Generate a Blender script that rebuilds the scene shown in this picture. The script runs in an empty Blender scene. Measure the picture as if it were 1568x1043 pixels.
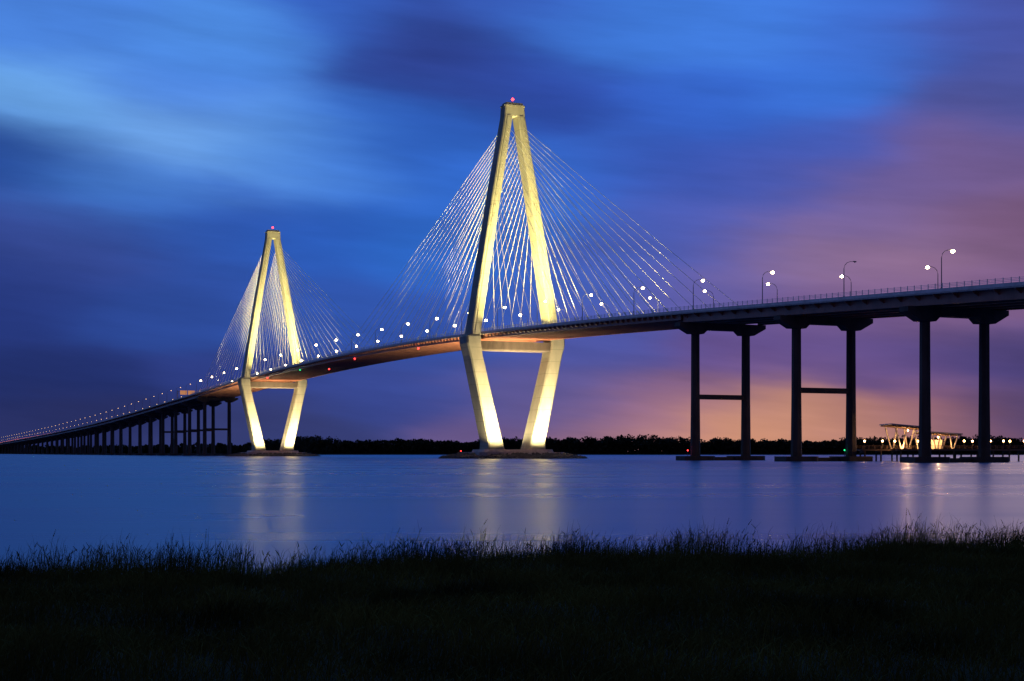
import bpy, math, random, bmesh
import numpy as np
from mathutils import Vector
random.seed(7); np.random.seed(7)
scene=bpy.context.scene
scene.view_settings.view_transform='Standard'; scene.view_settings.look='None'
scene.view_settings.exposure=0
def lin(c):
    return tuple(((x/255)/12.92 if x/255<=0.04045 else ((x/255+0.055)/1.055)**2.4) for x in c)
# ---------------------------------------------------------------- sky
world=bpy.data.worlds.new("World"); scene.world=world; world.use_nodes=True
nt=world.node_tree; nt.nodes.clear(); N=nt.nodes.new; L=nt.links.new
out=N('ShaderNodeOutputWorld'); bg=N('ShaderNodeBackground')
tc=N('ShaderNodeTexCoord'); sep=N('ShaderNodeSeparateXYZ'); L(tc.outputs['Generated'],sep.inputs[0])
def val(sock,x):
    if isinstance(x,(int,float)): sock.default_value=x
    elif isinstance(x,tuple): sock.default_value=x
    else: L(x,sock)
def M(op,a,b=0.0,c=0.0):
    n=N('ShaderNodeMath'); n.operation=op
    val(n.inputs[0],a); val(n.inputs[1],b); val(n.inputs[2],c); return n.outputs[0]
def V(op,a,b=None,c=None,scale=None):
    n=N('ShaderNodeVectorMath'); n.operation=op
    val(n.inputs[0],a)
    if b is not None: val(n.inputs[1],b)
    if c is not None: val(n.inputs[2],c)
    if scale is not None: val(n.inputs[3],scale)
    return n.outputs['Value'] if op=='DOT_PRODUCT' else n.outputs[0]
x,y,z=sep.outputs
az=M('ARCTAN2',x,y)
hyp=M('SQRT',M('ADD',M('MULTIPLY',x,x),M('MULTIPLY',y,y)))
el=M('DIVIDE',M('ABSOLUTE',z),M('MAXIMUM',hyp,0.02))
def noise(vec,scale,detail=3,rough=0.5):
    n=N('ShaderNodeTexNoise'); n.inputs['Scale'].default_value=scale
    n.inputs['Detail'].default_value=detail; n.inputs['Roughness'].default_value=rough
    L(vec,n.inputs['Vector']); return n
def comb(a,b,c=0.0):
    n=N('ShaderNodeCombineXYZ'); val(n.inputs[0],a); val(n.inputs[1],b); val(n.inputs[2],c); return n.outputs[0]
tilt=M('ADD',el,M('MULTIPLY',az,0.10))
wv=comb(M('MULTIPLY',az,3.0),M('MULTIPLY',tilt,13.0),1.7)
wn=noise(wv,1.9,4,0.5)
off=V('MULTIPLY_ADD',wn.outputs['Color'],(0.085,0.042,0.0),(-0.0425,-0.021,0.0))
P0=V('ADD',comb(az,el,0.0),off)
sky=[(-300,285,(74,126,220)),(-200,275,(80,138,230)),(-120,290,(54,94,192)),(-310,235,(112,168,242)),(-215,240,(75,125,220)),
(-235,212,(120,170,242)),(-160,205,(94,146,226)),(-330,200,(38,72,155)),(-260,180,(66,116,206)),(-120,200,(60,112,208)),
(-60,280,(48,64,144)),(-40,255,(46,62,142)),(-60,215,(46,92,190)),(0,295,(56,92,188)),(20,240,(48,74,168)),(60,285,(64,118,218)),
(150,285,(66,120,222)),(130,230,(54,98,204)),(200,245,(60,112,218)),(250,280,(64,108,210)),(325,285,(72,82,166)),(325,235,(80,85,162)),
(60,190,(56,102,206)),(0,170,(52,106,210)),(110,195,(58,82,178)),(200,200,(68,86,178)),(300,195,(116,90,146)),(250,165,(108,90,152)),
(150,165,(68,86,178)),(110,150,(80,94,188)),(180,138,(144,110,154)),(250,133,(152,112,148)),(330,150,(126,90,130)),(320,105,(130,94,142)),
(230,95,(118,88,144)),(130,110,(102,92,166)),(60,120,(68,94,188)),(-50,130,(46,102,202)),(-130,140,(44,90,188)),(-200,150,(48,86,180)),
(-300,140,(54,72,150)),(-330,100,(38,55,128)),(-230,100,(44,72,154)),(-130,90,(48,82,172)),(-40,80,(52,82,172)),(50,70,(78,84,166)),
(150,60,(104,80,146)),(250,60,(98,76,140)),(330,60,(76,64,124)),(-300,50,(34,48,112)),(-180,50,(44,58,130)),(-80,40,(56,70,146)),
(30,35,(92,84,148)),(110,30,(152,106,140)),(180,24,(212,146,122)),(250,28,(166,110,130)),(330,25,(84,66,114)),(-300,15,(40,46,98)),
(-150,12,(54,60,116)),(0,12,(104,84,136)),(75,10,(168,116,134)),(140,9,(222,150,120)),(215,9,(204,138,116)),(285,9,(130,90,114))]
acc=None; wacc=None
for (u,v,c) in sky:
    u/=1000; v/=1000
    a=math.atan(u); e=v*math.cos(a)
    su=0.040; sv=0.019 if v>0.06 else 0.014
    d=V('MULTIPLY_ADD',P0,(1/su,1/sv,0.0),(-a/su,-e/sv,0.0))
    w=M('POWER',0.5,V('DOT_PRODUCT',d,d))
    col=V('SCALE',lin(c),scale=w)
    acc=col if acc is None else V('ADD',acc,col)
    wacc=w if wacc is None else M('ADD',wacc,w)
eps=0.0006
front=N('ShaderNodeMapRange'); L(y,front.inputs[0]); front.inputs[1].default_value=-0.2; front.inputs[2].default_value=0.5
mixc=N('ShaderNodeMix'); mixc.data_type='RGBA'; L(front.outputs[0],mixc.inputs['Factor'])
mixc.inputs[6].default_value=(*[k*eps for k in lin((70,68,108))],1); mixc.inputs[7].default_value=(*[k*eps for k in lin((62,132,236))],1)
acc=V('ADD',acc,mixc.outputs[2]); wacc=M('ADD',wacc,eps)
colr=V('SCALE',acc,scale=M('DIVIDE',1.0,wacc))
st=noise(comb(M('MULTIPLY',az,4.0),M('MULTIPLY',tilt,28.0),4.2),1.3,5,0.55)
br=M('MULTIPLY_ADD',st.outputs['Fac'],0.75,0.62)
colr=V('SCALE',V('MULTIPLY',colr,(0.94,1.02,0.96)),scale=br)
L(colr,bg.inputs['Color']); bg.inputs['Strength'].default_value=1.0
nish=N('ShaderNodeTexSky'); nish.sky_type='NISHITA'; nish.sun_disc=False
nish.sun_elevation=math.radians(-4); nish.sun_rotation=math.radians(20)
bg2=N('ShaderNodeBackground'); L(nish.outputs[0],bg2.inputs[0]); bg2.inputs[1].default_value=0.012
ad=N('ShaderNodeAddShader'); L(bg.outputs[0],ad.inputs[0]); L(bg2.outputs[0],ad.inputs[1]); L(ad.outputs[0],out.inputs[0])
try: world.cycles.sampling_method='MANUAL'; world.cycles.sample_map_resolution=256
except Exception: pass

# ---------------------------------------------------------------- materials
def mat(name,col,rough=0.8,metal=0.0,var=0.25,nscale=0.5,emit=None,estr=0,joints=0,bump=0.0,spec=None):
    m=bpy.data.materials.new(name); m.use_nodes=True; t=m.node_tree
    b=t.nodes['Principled BSDF']; b.inputs['Roughness'].default_value=rough; b.inputs['Metallic'].default_value=metal
    if spec is not None: b.inputs['Specular IOR Level'].default_value=spec
    g=t.nodes.new('ShaderNodeNewGeometry'); n=t.nodes.new('ShaderNodeTexNoise'); n.inputs['Scale'].default_value=nscale
    n.inputs['Detail'].default_value=6; n.inputs['Roughness'].default_value=0.6
    mp=t.nodes.new('ShaderNodeMapping'); mp.inputs['Scale'].default_value=(1,1,0.35)
    t.links.new(g.outputs['Position'],mp.inputs[0]); t.links.new(mp.outputs[0],n.inputs['Vector'])
    r=t.nodes.new('ShaderNodeValToRGB')
    r.color_ramp.elements[0].position=0.3; r.color_ramp.elements[1].position=0.7
    r.color_ramp.elements[0].color=(*[k*(1-var) for k in col],1); r.color_ramp.elements[1].color=(*[min(1,k*(1+var)) for k in col],1)
    t.links.new(n.outputs['Fac'],r.inputs[0]); src=r.outputs[0]
    if joints:
        s=t.nodes.new('ShaderNodeSeparateXYZ'); t.links.new(g.outputs['Position'],s.inputs[0])
        a=t.nodes.new('ShaderNodeMath'); a.operation='MODULO'; t.links.new(s.outputs[2],a.inputs[0]); a.inputs[1].default_value=joints
        c=t.nodes.new('ShaderNodeMath'); c.operation='LESS_THAN'; t.links.new(a.outputs[0],c.inputs[0]); c.inputs[1].default_value=0.22
        mx=t.nodes.new('ShaderNodeMix'); mx.data_type='RGBA'; t.links.new(c.outputs[0],mx.inputs['Factor'])
        t.links.new(src,mx.inputs[6]); mx.inputs[7].default_value=(*[k*0.68 for k in col],1); src=mx.outputs[2]
    t.links.new(src,b.inputs['Base Color'])
    if bump:
        bp=t.nodes.new('ShaderNodeBump'); bp.inputs['Strength'].default_value=bump; bp.inputs['Distance'].default_value=0.2
        t.links.new(n.outputs['Fac'],bp.inputs['Height']); t.links.new(bp.outputs[0],b.inputs['Normal'])
    if emit:
        b.inputs['Emission Color'].default_value=(*emit,1); b.inputs['Emission Strength'].default_value=estr
    return m
m_tower=mat('tower_concrete',(0.28,0.26,0.205),0.9,var=0.22,nscale=0.16,joints=6.1,bump=0.2,spec=0.2)
m_conc=mat('weathered_concrete',(0.38,0.31,0.28),0.9,var=0.25,nscale=0.4)
m_para=mat('lamplit_parapet_concrete',(0.62,0.52,0.48),0.9,var=0.2,nscale=0.3)  # paler than the deck concrete, standing in for lamp light along the parapet
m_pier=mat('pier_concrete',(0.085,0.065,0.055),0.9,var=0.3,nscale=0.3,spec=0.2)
m_steel=mat('red_lit_painted_steel',(0.33,0.12,0.07),0.6,var=0.25,nscale=0.3)  # reddish paint also stands in for red light under the deck
m_asph=mat('asphalt',(0.05,0.05,0.05),0.9,nscale=1)
m_rail=mat('galvanised_rail',(0.6,0.58,0.54),0.5,0.0,var=0.1)
m_pole=mat('lamp_pole_metal',(0.10,0.10,0.11),0.5,0.3,var=0.1)
m_cable=mat('cable_sheath',(0.66,0.62,0.5),0.6,var=0.15,nscale=0.05)
m_rock=mat('rip_rap_rock',(0.07,0.062,0.05),0.95,var=0.5,nscale=0.6)
m_lamp=mat('lamp_glow',(0.9,0.9,0.8),emit=(1.0,0.74,0.36),estr=30)
m_lampf=mat('lamp_glow_dim',(0.9,0.9,0.8),emit=(1.0,0.58,0.26),estr=3.5)
m_lampoff=mat('lamp_lens_unlit',(0.5,0.5,0.5),0.3)
m_red=mat('red_light',(0.5,0.02,0.02),emit=(1.0,0.03,0.03),estr=10)
m_green=mat('green_light',(0.02,0.5,0.1),emit=(0.02,1.0,0.25),estr=3)
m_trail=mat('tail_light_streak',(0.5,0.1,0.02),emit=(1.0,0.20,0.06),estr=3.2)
m_wood=mat('dock_timber',(0.15,0.085,0.05),0.8,nscale=2)
m_roof=mat('pavilion_roof_metal',(0.42,0.40,0.38),0.5,0.1,var=0.1)
m_col=mat('pavilion_paint',(0.62,0.5,0.36),0.6,var=0.1)
m_warm=mat('warm_lamp',(0.9,0.7,0.4),emit=(1.0,0.50,0.18),estr=22)
m_sign=mat('sign_panel',(0.3,0.16,0.08),0.6,emit=(1.0,0.42,0.18),estr=0.4)  # orange light put into the panel itself as a faint glow
m_leaf=mat('distant_foliage',(0.022,0.026,0.014),0.9,var=0.5,nscale=0.08,spec=0.1)
m_trunk=mat('tree_trunk',(0.04,0.03,0.02),0.9,spec=0.1)
m_grass=mat('marsh_grass',(0.058,0.070,0.018),0.9,var=0.85,nscale=0.30,spec=0.05)
m_mud=mat('marsh_mud',(0.022,0.02,0.008),0.95,var=0.6,nscale=0.6,bump=0.5,spec=0.05)
m_land=mat('shore_land',(0.03,0.03,0.02),0.9,var=0.3,nscale=0.02,spec=0.1)

# water
m_water=bpy.data.materials.new('harbour_water'); m_water.use_nodes=True
t=m_water.node_tree; b=t.nodes['Principled BSDF']
b.inputs['Base Color'].default_value=(0.001,0.065,0.20,1); b.inputs['IOR'].default_value=1.33  # blue body boosted in place of bright upper clouds reflecting
b.inputs['Specular Tint'].default_value=(0.86,1.0,1.0,1)
g=t.nodes.new('ShaderNodeNewGeometry'); mp=t.nodes.new('ShaderNodeMapping'); mp.inputs['Scale'].default_value=(0.008,0.04,1)
t.links.new(g.outputs['Position'],mp.inputs[0]); n=t.nodes.new('ShaderNodeTexNoise'); n.inputs['Scale'].default_value=1; n.inputs['Detail'].default_value=3
t.links.new(mp.outputs[0],n.inputs['Vector'])
mr=t.nodes.new('ShaderNodeMapRange'); mr.inputs[1].default_value=0.3; mr.inputs[2].default_value=0.7; mr.inputs[3].default_value=0.24; mr.inputs[4].default_value=0.33
t.links.new(n.outputs[0],mr.inputs[0]); t.links.new(mr.outputs[0],b.inputs['Roughness'])

# ---------------------------------------------------------------- mesh builder
class MB:
    def __init__(s): s.v=[]; s.f=[]; s.m=[]; s.mats=[]
    def mi(s,m):
        if m not in s.mats: s.mats.append(m)
        return s.mats.index(m)
    def hexa(s,p,m):
        o=len(s.v); s.v+= [tuple(q) for q in p]; i=s.mi(m)
        for f in ((0,3,2,1),(4,5,6,7),(0,1,5,4),(1,2,6,5),(2,3,7,6),(3,0,4,7)):
            s.f.append(tuple(o+k for k in f)); s.m.append(i)
    def box(s,x0,x1,y0,y1,z0,z1,m,T=None):
        p=[(x0,y0,z0),(x1,y0,z0),(x1,y1,z0),(x0,y1,z0),(x0,y0,z1),(x1,y0,z1),(x1,y1,z1),(x0,y1,z1)]
        if T: p=[T(*q) for q in p]
        s.hexa(p,m)
    def loft(s,rings,m,caps=True):
        o=len(s.v); n=len(rings[0]); i=s.mi(m)
        for r in rings: s.v+=[tuple(q) for q in r]
        for k in range(len(rings)-1):
            for j in range(n):
                a=o+k*n+j; b_=o+k*n+(j+1)%n
                s.f.append((a,b_,b_+n,a+n)); s.m.append(i)
        if caps:
            s.f.append(tuple(o+j for j in range(n))[::-1]); s.m.append(i)
            s.f.append(tuple(o+(len(rings)-1)*n+j for j in range(n))); s.m.append(i)
    def tube(s,pts,rad,m,n=6):
        pts=[Vector(p) for p in pts]; rings=[]
        for k,p in enumerate(pts):
            d=(pts[min(k+1,len(pts)-1)]-pts[max(k-1,0)]).normalized()
            up=Vector((0,0,1)) if abs(d.z)<0.95 else Vector((1,0,0))
            a=d.cross(up).normalized(); b_=a.cross(d)
            r=rad[k] if isinstance(rad,(list,tuple)) else rad
            rings.append([p+a*math.cos(2*math.pi*j/n)*r+b_*math.sin(2*math.pi*j/n)*r for j in range(n)])
        s.loft(rings,m)
    def ball(s,c,r,m,seg=7,rg=4,sz=1.0):
        rings=[]
        for k in range(rg+1):
            ph=math.pi*(k+0.02)/(rg+0.04)
            rings.append([(c[0]+r*math.sin(ph)*math.cos(2*math.pi*j/seg),c[1]+r*math.sin(ph)*math.sin(2*math.pi*j/seg),c[2]+r*sz*math.cos(ph)) for j in range(seg)])
        s.loft(rings,m)
    def obj(s,name,parent=None,smooth=False):
        me=bpy.data.meshes.new(name); me.from_pydata(s.v,[],s.f)
        for m in s.mats: me.materials.append(m)
        me.polygons.foreach_set('material_index',s.m)
        bm=bmesh.new(); bm.from_mesh(me); bmesh.ops.recalc_face_normals(bm,faces=bm.faces); bm.to_mesh(me); bm.free()
        if smooth: me.polygons.foreach_set('use_smooth',[True]*len(me.polygons))
        o=bpy.data.objects.new(name,me); scene.collection.objects.link(o)
        if parent: o.parent=parent
        return o
def empty(name):
    e=bpy.data.objects.new(name,None); scene.collection.objects.link(e); return e

# ---------------------------------------------------------------- bridge frame
AX,AY=0.4013,0.9159
def P(s,c,z): return (0.3+AX*s+AY*c, 757-AY*s+AX*c, z)
HP=[(-3300,17),(-2613,23.5),(-1900,31),(-1251,41),(-753,54),(-500,60.9),(-300,64.4),(-126,64.4),(6,61.9),(106,58.9),(192,55.8),(265,52.6),(334,49.6),(383,47.4),(500,41.5),(760,29)]
def H(s):
    for i in range(len(HP)-1):
        if s<=HP[i+1][0] or i==len(HP)-2:
            (x0,y0),(x1,y1)=HP[i],HP[i+1]
            def tg(k):
                if k<=0: return (HP[1][1]-HP[0][1])/(HP[1][0]-HP[0][0])
                if k>=len(HP)-1: return (HP[-1][1]-HP[-2][1])/(HP[-1][0]-HP[-2][0])
                return (HP[k+1][1]-HP[k-1][1])/(HP[k+1][0]-HP[k-1][0])
            h=x1-x0; q=(s-x0)/h; m0,m1=tg(i)*h,tg(i+1)*h
            return (2*q**3-3*q*q+1)*y0+(q**3-2*q*q+q)*m0+(-2*q**3+3*q*q)*y1+(q**3-q*q)*m1
def sweep(mb,prof,s0,s1,step,m):
    n=max(1,int(round((s1-s0)/step)))
    mb.loft([[P(s0+(s1-s0)*k/n,c,H(s0+(s1-s0)*k/n)+z) for c,z in prof] for k in range(n+1)],m)
def rect(c0,c1,z0,z1): return [(c0,z0),(c1,z0),(c1,z1),(c0,z1)]
bridge=empty('cable_stayed_bridge')
HW=19.0; S0,S1=-3250,740; A0,A1=-669,198
d=MB()
sweep(d,rect(-HW,HW,-0.45,0),S0,S1,12,m_conc)
for c in (-HW,HW-0.35): sweep(d,rect(c,c+0.35,0.003,0.95),S0,S1,12,m_para)
sweep(d,rect(-0.3,0.3,0.01,0.9),S0,S1,12,m_conc)
for c0,c1 in ((-HW+0.36,-0.31),(0.31,HW-0.36)): sweep(d,rect(c0,c1,0.004,0.03),S0,S1,12,m_asph)
d.obj('deck_slab',bridge)
mk=MB(); m_white=mat('road_paint',(0.75,0.75,0.72),0.7,var=0.1)
for c in (-14.5,-1.2,1.2,14.5): sweep(mk,rect(c-0.08,c+0.08,0.034,0.036),S0,S1,12,m_white)
mk.obj('lane_marking',bridge)
g_=MB()
for c in (-17.6,16.9): sweep(g_,rect(c,c+0.7,-2.5,-0.453),A0,A1,10,m_steel)
k=A0+2
while k<A1-1:
    if abs(k)>6 and abs(k+471)>6:
        z=H(k)
        pr=((-18.9,-0.46),(18.9,-0.46),(18.9,-1.3),(16.0,-2.6),(-16.0,-2.6),(-18.9,-1.3))
        g_.loft([[P(k-0.35,c,z+q) for c,q in pr],[P(k+0.35,c,z+q) for c,q in pr]],m_steel)
    k+=4.6
for (a,b_) in ((S0,A0-0.5),(A1+0.5,S1)):
    for c in (-16.5,-8.3,0,8.3,16.5): sweep(g_,rect(c-0.3,c+0.3,-3.3,-0.453),a,b_,14,m_steel)
    for c in (-16.5,-8.3,0,8.3,16.5): sweep(g_,rect(c-0.6,c+0.6,-3.42,-3.302),a,b_,14,m_steel)
    k=a+3
    while k<b_-1:
        z=H(k); g_.loft([[P(k+e,c,z+q) for c,q in ((-18.8,-0.46),(18.8,-0.46),(18.8,-0.8),(16.2,-2.3),(-16.2,-2.3),(-18.8,-0.8))] for e in (-0.12,0.12)],m_steel)
        k+=8.4
g_.obj('girders',bridge)
r=MB()
for c in (-HW+0.15,HW-0.15):
    for zz in (1.35,1.75,2.15): sweep(r,rect(c-0.05,c+0.05,zz,zz+0.09),-690,600,12,m_rail)
    k=-690
    while k<600:
        z=H(k); r.hexa([P(k+e,c+f,z+zz) for zz in (0.95,2.45) for e,f in ((-.1,-.07),(.1,-.07),(.1,.07),(-.1,.07))],m_rail); k+=3.1
r.obj('railing',bridge)

# towers
def oct_ring(s,c,w,dd,z,ch=0.7):
    a=dd/2; b_=w/2
    pts=[(-a+ch,-b_),(a-ch,-b_),(a,-b_+ch),(a,b_-ch),(a-ch,b_),(-a+ch,b_),(-a,b_-ch),(-a,-b_+ch)]
    return [P(s+p,c+q,z) for p,q in pts]
UL=[(61.5,21.7,5.0,9.8),(90,17.1,4.9,9.3),(130,10.6,4.7,8.4),(171.5,3.35,4.3,6.8)]
def legc(h):
    for i in range(3):
        if h<=UL[i+1][0]:
            q=(h-UL[i][0])/(UL[i+1][0]-UL[i][0]); return UL[i][1]+q*(UL[i+1][1]-UL[i][1])
    return UL[-1][1]
def tower(s0,name):
    tb=MB()
    for sg in (-1,1):
        tb.loft([oct_ring(s0,sg*11.2,9.0,12.5,4.6),oct_ring(s0,sg*11.6,7.8,12,8),oct_ring(s0,sg*21.6,6.8,11,51),oct_ring(s0,sg*22.9,7.6,11,57),oct_ring(s0,sg*23.0,7.6,10.6,60.5),oct_ring(s0,sg*22.4,6.4,9.9,61.6)],m_tower)
        tb.loft([oct_ring(s0,sg*c,w,dd,h,0.5) for h,c,w,dd in UL],m_tower)
        for e in (-1,1):
            rings=[]
            for h,c,w,dd in UL:
                a0=s0+e*(dd/2-0.05); a1=s0+e*(dd/2+0.3)
                rings.append([P(a0,sg*c-0.9,h),P(a1,sg*c-0.9,h),P(a1,sg*c+0.9,h),P(a0,sg*c+0.9,h)])
            tb.loft(rings,m_tower)
    def rr(w,dd,z): return oct_ring(s0,0,w,dd,z,0.5)
    tb.loft([rr(11.1,6.8,171.5),rr(10.5,6.6,176.3)],m_tower)
    tb.loft([rr(11.0,7.1,176.3),rr(10.9,7.0,177.0)],m_tower)
    tb.loft([rr(9.6,6.0,177.0),rr(9.2,5.6,178.2)],m_tower)
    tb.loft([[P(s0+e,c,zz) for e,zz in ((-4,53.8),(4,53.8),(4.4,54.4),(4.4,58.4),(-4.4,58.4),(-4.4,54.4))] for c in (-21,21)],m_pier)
    tb.obj(name,bridge)
    f=MB()
    f.loft([oct_ring(s0,0,46,30,1.2,3),oct_ring(s0,0,46,30,3.2,3)],m_conc)
    f.loft([oct_ring(s0,0,38,20,3.2,2),oct_ring(s0,0,37,19,4.6,2)],m_conc)
    f.obj('tower_footing',bridge)
    a=MB(); a.tube([P(s0,0,178.2),P(s0,0,180)],0.12,m_pole)
    a.ball(P(s0,0,180.4),0.75,m_red); a.obj('aviation_light',bridge)
    cb=MB()
    for sg in (-1,1):
        for dr,Lg in ((1,190 if s0==0 else 228),(-1,228 if s0==0 else 190)):
            for i in range(16):
                so=20+(Lg-20)*i/15; h=118+48*(i/15)**0.75
                A=Vector(P(s0+dr*(3.6),sg*legc(h),h)); zb=H(s0+dr*so); B=Vector(P(s0+dr*so,sg*18.4,zb+0.9))
                sag=(B-A).length*0.004
                cb.tube([A,(A*2+B)/3+Vector((0,0,-sag)),(A+B*2)/3+Vector((0,0,-sag)),B],0.10,m_cable,5)
                q=B+(A-B).normalized()*3
                cb.tube([B,q],0.26,m_cable,6)
    cb.obj('stay_cables',bridge)
    rk=MB(); rings=[]
    for fr,zz in ((1.0,-1),(0.93,1.3),(0.8,2.0),(0.05,2.2)):
        rings.append([(P(s0,0,0)[0]+36*fr*math.cos(t_),P(s0,0,0)[1]+26*fr*math.sin(t_),zz) for t_ in [2*math.pi*j/40 for j in range(40)]])
    rk.loft(rings,m_rock)
    for _ in range(1100):
        th=random.uniform(0,2*math.pi); fr=random.uniform(0.72,1.04)
        cx=P(s0,0,0)[0]+36*fr*math.cos(th); cy=P(s0,0,0)[1]+26*fr*math.sin(th); cz=max(0,(1.04-fr)/0.3*2.2)
        rs=random.uniform(0.5,1.2); o_=len(rk.v)
        tmp=MB(); tmp.ball((0,0,0),rs,m_rock,5,3,random.uniform(.6,1))
        tmp.v=[(cx+v[0]*random.uniform(.75,1.3),cy+v[1]*random.uniform(.75,1.3),cz+v[2]*random.uniform(.75,1.2)) for v in tmp.v]
        rk.v+=tmp.v; rk.f+=[tuple(o_+q for q in f_) for f_ in tmp.f]; rk.m+=[0]*len(tmp.f)
    rk.obj('rock_island')
tower(0,'tower_main'); tower(-471,'tower_far')

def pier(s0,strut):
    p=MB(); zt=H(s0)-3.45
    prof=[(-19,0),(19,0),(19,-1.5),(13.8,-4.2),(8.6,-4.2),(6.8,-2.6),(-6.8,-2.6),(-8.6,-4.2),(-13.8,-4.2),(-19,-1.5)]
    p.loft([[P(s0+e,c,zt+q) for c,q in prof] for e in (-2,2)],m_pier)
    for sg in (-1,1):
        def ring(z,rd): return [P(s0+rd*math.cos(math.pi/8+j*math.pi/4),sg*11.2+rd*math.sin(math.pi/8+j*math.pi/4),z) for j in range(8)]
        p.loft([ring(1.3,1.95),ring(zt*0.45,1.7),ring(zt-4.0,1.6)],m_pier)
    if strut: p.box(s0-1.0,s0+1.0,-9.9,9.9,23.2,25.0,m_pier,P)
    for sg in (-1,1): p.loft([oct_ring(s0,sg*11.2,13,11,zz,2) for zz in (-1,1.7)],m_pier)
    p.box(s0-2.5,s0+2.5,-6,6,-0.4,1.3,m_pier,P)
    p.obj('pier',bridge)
for i in range(9): pier(198+66.7*i,i<2)
for i in range(38): pier(-669-66.7*i,i<4)

nl=MB()
for s_,c_,z_,mm in ((-205,-17.4,-3.4,m_red),(-260,-17.4,-7.0,m_red),(-330,-17.4,-3.4,m_green),(-90,-17.4,-3.4,m_red),(-420,-17.4,-3.4,m_red)):
    q=P(s_,c_,H(s_)+z_); nl.ball(q,0.5,mm); nl.tube([P(s_,c_,H(s_)-2.4),(q[0],q[1],q[2]+.3)],0.12,m_pole)
for s_,c_,mm in ((198,-14.5,m_red),(264.7,8.5,m_green),(-30,-16,m_red),(-471-28,-12,m_red)):
    q=P(s_,c_,0); nl.ball((q[0],q[1],3.8),0.25,mm); nl.tube([(q[0],q[1],1.6),(q[0],q[1],3.6)],0.12,m_pole)
nl.obj('navigation_lights',bridge)
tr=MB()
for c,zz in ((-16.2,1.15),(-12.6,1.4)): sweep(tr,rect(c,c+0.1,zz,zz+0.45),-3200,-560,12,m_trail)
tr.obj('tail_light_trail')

# street lamps
def lamp_mesh(kind):
    l=MB()
    l.tube([(0,0,0),(0,0,1.2)],0.28,m_pole,8)
    l.tube([(0,0,1.2),(0,0,9.8),(0.35,0,10.9),(1.2,0,11.7),(2.4,0,12.1),(3.8,0,12.15)],[.16,.12,.1,.09,.08,.07],m_pole,6)
    l.hexa([(3.4,-.22,12.1),(4.7,-.25,12.05),(4.7,.25,12.05),(3.4,.22,12.1),(3.5,-.14,12.35),(4.5,-.16,12.35),(4.5,.16,12.35),(3.5,.14,12.35)],m_pole)
    if kind=='off': l.ball((4.1,0,11.98),0.25,m_lampoff,7,4,0.8)
    elif kind=='far': l.ball((4.1,0,11.9),0.38,m_lampf,6,3,0.8)
    else: l.ball((4.1,0,11.8),0.62 if kind=='near' else .75,m_lamp,7,4,0.85)
    o=l.obj('street_lamp'); me=o.data; bpy.data.objects.remove(o); return me
LM={k:lamp_mesh(k) for k in ('near','mid','far','off')}
ang=math.atan2(AX,AY)
s_=347.6+46.3*3
while s_>-3000:
    for sg in (-1,1):
        if abs(s_)<6: continue
        kd='near' if s_>0 else ('mid' if s_>-700 else 'far')
        if sg==-1 and abs(s_-301.3)<3: kd='off'
        o=bpy.data.objects.new('street_lamp',LM[kd]); scene.collection.objects.link(o)
        o.location=P(s_,sg*(HW-0.6),H(s_)+0.02); o.rotation_euler=(0,0,ang+(math.pi if sg==1 else 0)+random.uniform(-.04,.04))
    s_-=46.3
sg_=MB()
def G(a,b_,c): return P(-757+a,b_,H(-757)+c)
for c in (-18.3,0.0): sg_.box(-.3,.3,c-.3,c+.3,0,8.5,m_pole,G)
sg_.box(-.3,.3,-18.3,0,7.2,7.6,m_pole,G); sg_.box(.32,.5,-16,-9.5,4.6,8.6,m_sign,G); sg_.box(.32,.5,-8.5,-2,4.6,8.6,m_sign,G)
sg_.obj('overhead_road_sign')

# ---------------------------------------------------------------- floodlights
YEL=(1.0,0.85,0.31); WRM=(1.0,0.82,0.42)
def spot(loc,tgt,power,angle,col=YEL,blend=0.6,rad=0.5,name='floodlight'):
    ld=bpy.data.lights.new(name,'SPOT'); ld.energy=power; ld.color=col; ld.spot_size=math.radians(angle); ld.spot_blend=blend; ld.shadow_soft_size=rad
    o=bpy.data.objects.new(name,ld); scene.collection.objects.link(o); o.location=loc
    o.rotation_euler=(Vector(tgt)-Vector(loc)).to_track_quat('-Z','Y').to_euler(); o.parent=bridge
for s0 in (0,-471):
    for sg in (-1,1):
        for e in (-1,1):
            zb=H(s0+e*48)
            spot(P(s0+e*48,sg*4,zb+1.6),P(s0,sg*11,122),(8.6e5 if e==1 else 3.4e5),75)
            spot(P(s0+e*20,sg*2,zb+1.6),P(s0,sg*17,92),(1.6e5 if e==1 else 1.0e5),80)
        spot(P(s0+27,sg*3,3.8),P(s0,sg*17,38),4.6e5,90,WRM)
        spot(P(s0+22,-sg*17,3.8),P(s0,-sg*17,30),1.6e5,80,WRM)
        spot(P(s0-24,sg*3,3.8),P(s0,sg*17,36),2.0e5,90,WRM)
    for e in (-1,1):
        spot(P(s0+e*150,0,H(s0+e*150)+1.6),P(s0+e*55,0,115),6.0e5,75,(1.0,.84,.46))  # extra spots added on the deck to brighten the outer cables
sun=bpy.data.lights.new('sun','SUN'); sun.energy=0.03; sun.angle=math.radians(12); sun.color=(1,.7,.6)
so=bpy.data.objects.new('sun',sun); scene.collection.objects.link(so); so.rotation_euler=(math.radians(-84),0,math.radians(-20))

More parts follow.
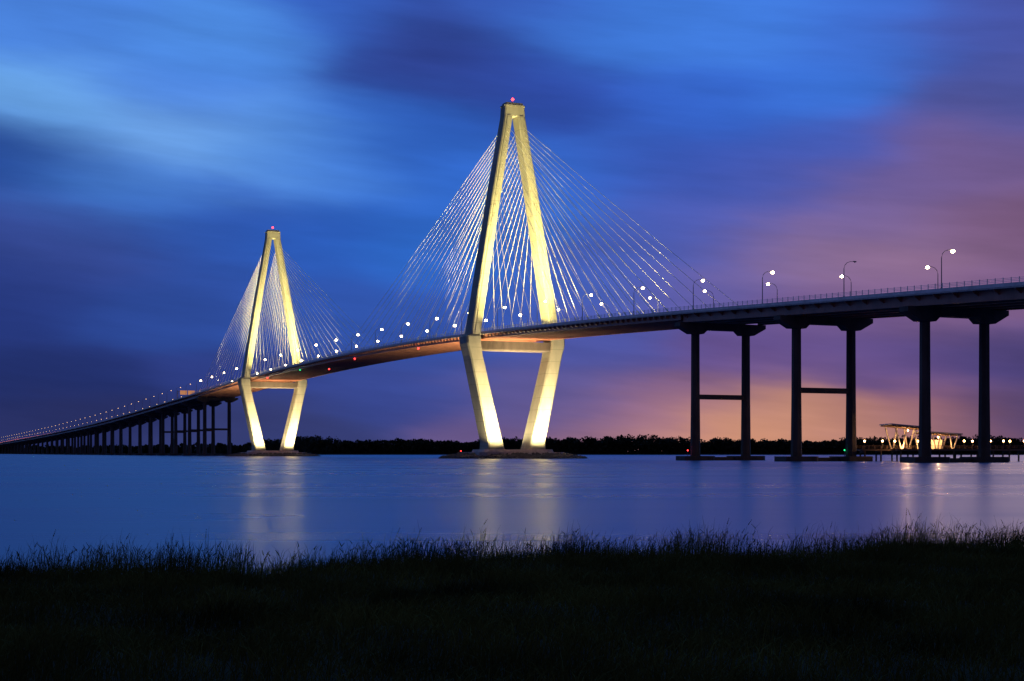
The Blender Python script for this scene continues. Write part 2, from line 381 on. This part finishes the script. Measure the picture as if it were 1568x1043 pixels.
# ---------------------------------------------------------------- fishing pier + pavilion
fp=MB(); FY=520
def box(mb,x0,x1,y0,y1,z0,z1,m): mb.box(x0,x1,y0,y1,z0,z1,m)
box(fp,120,330,FY-4,FY+4,3.6,4.2,m_wood); box(fp,131,160,FY-9,FY+12,3.605,4.25,m_wood)
x_=121
while x_<330:
    for yy in (FY-3.4,FY+3.4): fp.tube([(x_,yy,-1),(x_,yy,3.6)],0.3,m_wood,6)
    fp.box(x_-.2,x_+.2,FY-3.9,FY+3.9,3.0,3.595,m_wood)
    x_+=5.5
for x_ in (132,141,150,159):
    fp.tube([(x_,FY-8.5,-1),(x_,FY-8.5,3.6)],0.3,m_wood,6)
def rail(mb,x0,x1,y):
    x_=x0
    while x_<=x1+.01: mb.box(x_-.07,x_+.07,y-.06,y+.06,4.2,5.35,m_wood); x_+=2.1
    mb.box(x0,x1,y-.08,y+.08,5.351,5.45,m_wood)
    for zz in (4.5,4.8,5.1): mb.box(x0,x1,y-.02,y+.02,zz,zz+.05,m_wood)
rail(fp,120,131,FY-3.9); rail(fp,160,330,FY-3.9); rail(fp,120,330,FY+3.9); rail(fp,131,160,FY-8.8)
fp.obj('fishing_pier')
pv=empty('pavilion'); pb=MB(); rf=MB()
def roof(x0,x1,y0,y1,z0,z1):
    rf.hexa([(x0,y0,z0),(x1,y0,z1),(x1,y1,z1),(x0,y1,z0),(x0,y0,z0+.4),(x1,y0,z1+.4),(x1,y1,z1+.4),(x0,y1,z0+.4)],m_roof)
    k=y0+.4
    while k<y1:
        rf.hexa([(x0+.4,k,z0-.4),(x1-.4,k,z1-.4),(x1-.4,k+.15,z1-.4),(x0+.4,k+.15,z0-.4),(x0+.4,k,z0-.003),(x1-.4,k,z1-.003),(x1-.4,k+.15,z1-.003),(x0+.4,k+.15,z0-.003)],m_wood); k+=1.5
roof(129,142.5,FY-8,FY+9,12.5,11.3); roof(141,153.5,FY-7,FY+9,9.9,9.1)
for yy in (FY-6.5,FY+7):
    for xb,xt,zt in ((132.6,130.6,11.8),(133.2,134.6,11.4),(138.2,137.2,11.3),(138.8,140.6,11.0),(144.5,143.2,9.4),(145,146.2,9.1),(150,149.2,9.1),(150.5,152,8.9)):
        pb.tube([(xb,yy,4.25),(xt,yy,zt)],0.26,m_col,6)
pb.box(142,149,FY+2,FY+6,4.26,7.4,m_col)
for x_ in (135.5,139.5): pb.box(x_-.9,x_+.9,FY-5.8,FY-5.2,4.6,4.72,m_wood); pb.box(x_-.8,x_-.6,FY-5.7,FY-5.3,4.26,4.6,m_wood); pb.box(x_+.6,x_+.8,FY-5.7,FY-5.3,4.26,4.6,m_wood)
for x_,zz in ((136,10.7),(146.5,8.3)): pb.ball((x_,FY-2,zz),0.3,m_warm)
pb.obj('columns',pv); rf.obj('roof',pv)
for x_,yy,zz,pw in ((136,FY-2,10.1,3200),(146.5,FY-2,7.7,2600),(133,FY-7.6,5.2,900),(140,FY-7.6,5.2,900),(148,FY-7.6,5.2,800)):
    ld=bpy.data.lights.new('pavilion_light','POINT'); ld.energy=pw; ld.color=(1,.58,.25); ld.shadow_soft_size=.2
    o=bpy.data.objects.new('pavilion_light',ld); scene.collection.objects.link(o); o.location=(x_,yy,zz); o.parent=pv
pl=MB(); pl.tube([(0,0,0),(0,0,2.6)],.07,m_pole); pl.ball((0,0,2.75),.38,m_warm,6,3); o=pl.obj('pier_lamp'); ml=o.data; bpy.data.objects.remove(o)
for x_ in (122.5,127,133,141,149,155,160,164,168.5,173,178,184,192,203,216,232):
    o=bpy.data.objects.new('pier_lamp',ml); scene.collection.objects.link(o); o.location=(x_,FY+random.choice((-3.5,3.5)),4.2)

# ---------------------------------------------------------------- water, land, trees
def plane(name,pts,m):
    me=bpy.data.meshes.new(name); me.from_pydata(pts,[],[tuple(range(len(pts)))]); me.materials.append(m)
    o=bpy.data.objects.new(name,me); scene.collection.objects.link(o); return o
plane('water',[(-9000,-200,0),(9000,-200,0),(9000,9000,0),(-9000,9000,0)],m_water)
ld=MB()
ys=[(-9000,3250),(-900,3250),(-420,2500),(-250,2050),(200,2000),(900,1950),(9000,1900)]
def shoreY(x):
    for i in range(len(ys)-1):
        if x<=ys[i+1][0]:
            q=(x-ys[i][0])/(ys[i+1][0]-ys[i][0]); return ys[i][1]+q*(ys[i+1][1]-ys[i][1])
    return ys[-1][1]
xs=[-9000,-4000,-2000,-1500,-1200,-900,-600,-420,-330,-250,-100,0,200,400,600,900,1500,3000,9000]
rings=[[(x_,shoreY(x_),-0.5),(x_,shoreY(x_)+12,1.6),(x_,8900,2.5),(x_,8900,-1)] for x_ in xs]
ld.loft(rings,m_land); ld.obj('far_shore_ground')
def quads(cent,size,name,m):
    n=len(cent)
    a=np.random.normal(size=(n,3)); a/=np.linalg.norm(a,axis=1)[:,None]
    b_=np.random.normal(size=(n,3)); b_-=a*(a*b_).sum(1)[:,None]; b_/=np.linalg.norm(b_,axis=1)[:,None]
    sz=size[:,None]
    v=np.stack([cent-a*sz-b_*sz*.6,cent+a*sz-b_*sz*.6,cent+a*sz+b_*sz*.6,cent-a*sz+b_*sz*.6],1).reshape(-1,3)
    me=bpy.data.meshes.new(name); me.from_pydata(v.tolist(),[],np.arange(n*4).reshape(-1,4).tolist()); me.materials.append(m)
    o=bpy.data.objects.new(name,me); scene.collection.objects.link(o); return o
C=[];Z=[];trunk=MB()
def treeat(x_,y_,h,nq,sc):
    for _ in range(random.randint(4,6)):
        cx=x_+random.gauss(0,h*.2); cy=y_+random.gauss(0,h*.2); cz=h*random.uniform(.5,.88); r_=h*random.uniform(.16,.27)
        k=nq//5; dv=np.random.normal(size=(k,3)); dv/=np.linalg.norm(dv,axis=1)[:,None]; dv*=(np.random.rand(k,1)**.4)*r_
        dv[:,2]*=.75; dv[:,0]*=1.25
        C.append(dv+np.array([cx,cy,cz+1.5])); Z.append(np.random.uniform(.5,1.3,k)*sc)
    k=nq//2; C.append(np.stack([np.random.normal(x_,h*.3,k),np.random.normal(y_,3,k),np.random.uniform(0.5,h*.68,k)],1)); Z.append(np.random.uniform(1,2.1,k)*sc)
    trunk.tube([(x_,y_,0.5),(x_+random.uniform(-.5,.5),y_,h*.4),(x_+random.uniform(-1,1),y_,h*.8)],[.5,.35,.1],m_trunk,4)
x_=-420
while x_<1150:
    f=1.04+0.12*math.sin(x_*.013)+0.07*math.sin(x_*.041+1)
    for row in (0,1):
        treeat(x_+random.uniform(-4,4),shoreY(x_)+18+row*16,(random.uniform(16,20.5))*f*(1.0 if row==0 else 1.1),190,1.2)
    x_+=7
x_=-1500
while x_<-400:
    treeat(x_+random.uniform(-4,4),shoreY(x_)+25,random.uniform(14,19),120,1.8); x_+=8
C=np.concatenate(C); Z=np.concatenate(Z)
q=quads(C,Z,'distant_tree_line',m_leaf)
trunk.obj('trunks',q)

# foreground bank: grass stands in shallow water along its edge
def fs(x_): return 43.0+0.40*x_+1.0*math.sin(x_*.5+1)+.5*math.sin(x_*1.3)
def gz(x_,y_):
    dd=fs(max(-60,min(60,x_)))-y_
    base=0.26+0.1*math.sin(x_*.7+y_*.4)*math.sin(y_*.9)
    k=max(0,min(1,(dd-2.5)/4)); return -0.30+(base+0.30)*k+ (max(0,14-y_)*0.03)
nx,ny=170,140; vs=[];fc=[]
for j in range(ny):
    for i in range(nx):
        xx=-60+120*i/(nx-1); yy=-20+95*j/(ny-1); vs.append((xx,yy,gz(xx,yy)))
for j in range(ny-1):
    for i in range(nx-1): a=j*nx+i; fc.append((a,a+1,a+nx+1,a+nx))
me=bpy.data.meshes.new('marsh_bank_ground'); me.from_pydata(vs,[],fc); me.materials.append(m_mud)
me.polygons.foreach_set('use_smooth',[True]*len(me.polygons))
o=bpy.data.objects.new('marsh_bank_ground',me); scene.collection.objects.link(o)
vv=[];ff=[];cnt=0
def cl(x_,y_): return math.sin(x_*1.9+math.sin(y_*.7)*2)+math.sin(x_*.83+y_*.6+2)+math.sin(x_*4.3+y_*1.1)*.6
def blade(x_,y_,h,w,lean,ph,seed):
    global cnt
    z0=gz(x_,y_)-.03; dx=math.cos(ph)*lean; dy=math.sin(ph)*lean
    ps=[(x_,y_,z0),(x_+dx*.12,y_+dy*.12,z0+h*.42),(x_+dx*.45,y_+dy*.45,z0+h*.78),(x_+dx,y_+dy,z0+h*(1.0-lean*.25))]
    ws=[w,w*.85,w*.6,w*.15]
    th=random.uniform(-.7,.7); cx_,cy_=math.cos(th),math.sin(th)
    for p,q_ in zip(ps,ws): vv.append((p[0]-cx_*q_,p[1]-cy_*q_,p[2])); vv.append((p[0]+cx_*q_,p[1]+cy_*q_,p[2]))
    for k in range(3): a=cnt+2*k; ff.append((a,a+1,a+3,a+2))
    cnt+=8
    if seed:
        for k in range(4):
            q_=k/4; px=ps[2][0]+(ps[3][0]-ps[2][0])*(.4+q_*.8); py=ps[2][1]; pz=ps[2][2]+(ps[3][2]-ps[2][2])*(.4+q_*.8)
            s2=.009*(1.3-q_*.6)
            vv.extend([(px-s2,py,pz),(px+.005,py,pz-s2*2),(px+s2*1.4,py,pz),(px,py,pz+s2*2.5)]); ff.append((cnt,cnt+1,cnt+2,cnt+3)); cnt+=4
n=0
while n<118000:
    if n<105000:
        y_=15+36*random.random()**.75; x_=random.uniform(-1,1)*(4+y_*.42); e=fs(x_)-y_
        if e<5.3+.8*cl(x_,0): continue
        c_=cl(x_,y_)
        h=random.uniform(.18,.40)*(1+.15*c_)
        if random.random()<.02: h*=1.7
        w=random.uniform(.004,.009)
        sd=False
    else:
        x_=random.uniform(-22,27); e=-.8+7.5*random.random()**.75; y_=fs(x_)-e
        if abs(x_)>4+y_*.42: continue
        c_=cl(x_,y_*.6)
        if random.random()>(.06+.17*c_+max(0,e)*.11): continue
        h=random.uniform(.42,.85)*(1+.12*c_); w=random.uniform(.003,.007); sd=random.random()<.12
        if random.random()<.08: h*=1.3
    blade(x_,y_,max(.15,h),w,abs(random.gauss(.13,.10))+.03,random.choice((0,0,math.pi,random.uniform(0,6.28)))+random.uniform(-.6,.6),sd)
    n+=1
me=bpy.data.meshes.new('marsh_grass'); me.from_pydata(vv,[],ff); me.materials.append(m_grass)
o=bpy.data.objects.new('marsh_grass',me); scene.collection.objects.link(o)

# ---------------------------------------------------------------- camera
cd=bpy.data.cameras.new('camera'); cam=bpy.data.objects.new('camera',cd); scene.collection.objects.link(cam)
cam.location=(0,0,3.0); cam.rotation_euler=(math.radians(90),0,0); cd.lens=52.97; cd.sensor_width=36
cd.shift_y=0.1094; cd.clip_start=.1; cd.clip_end=20000
scene.camera=cam
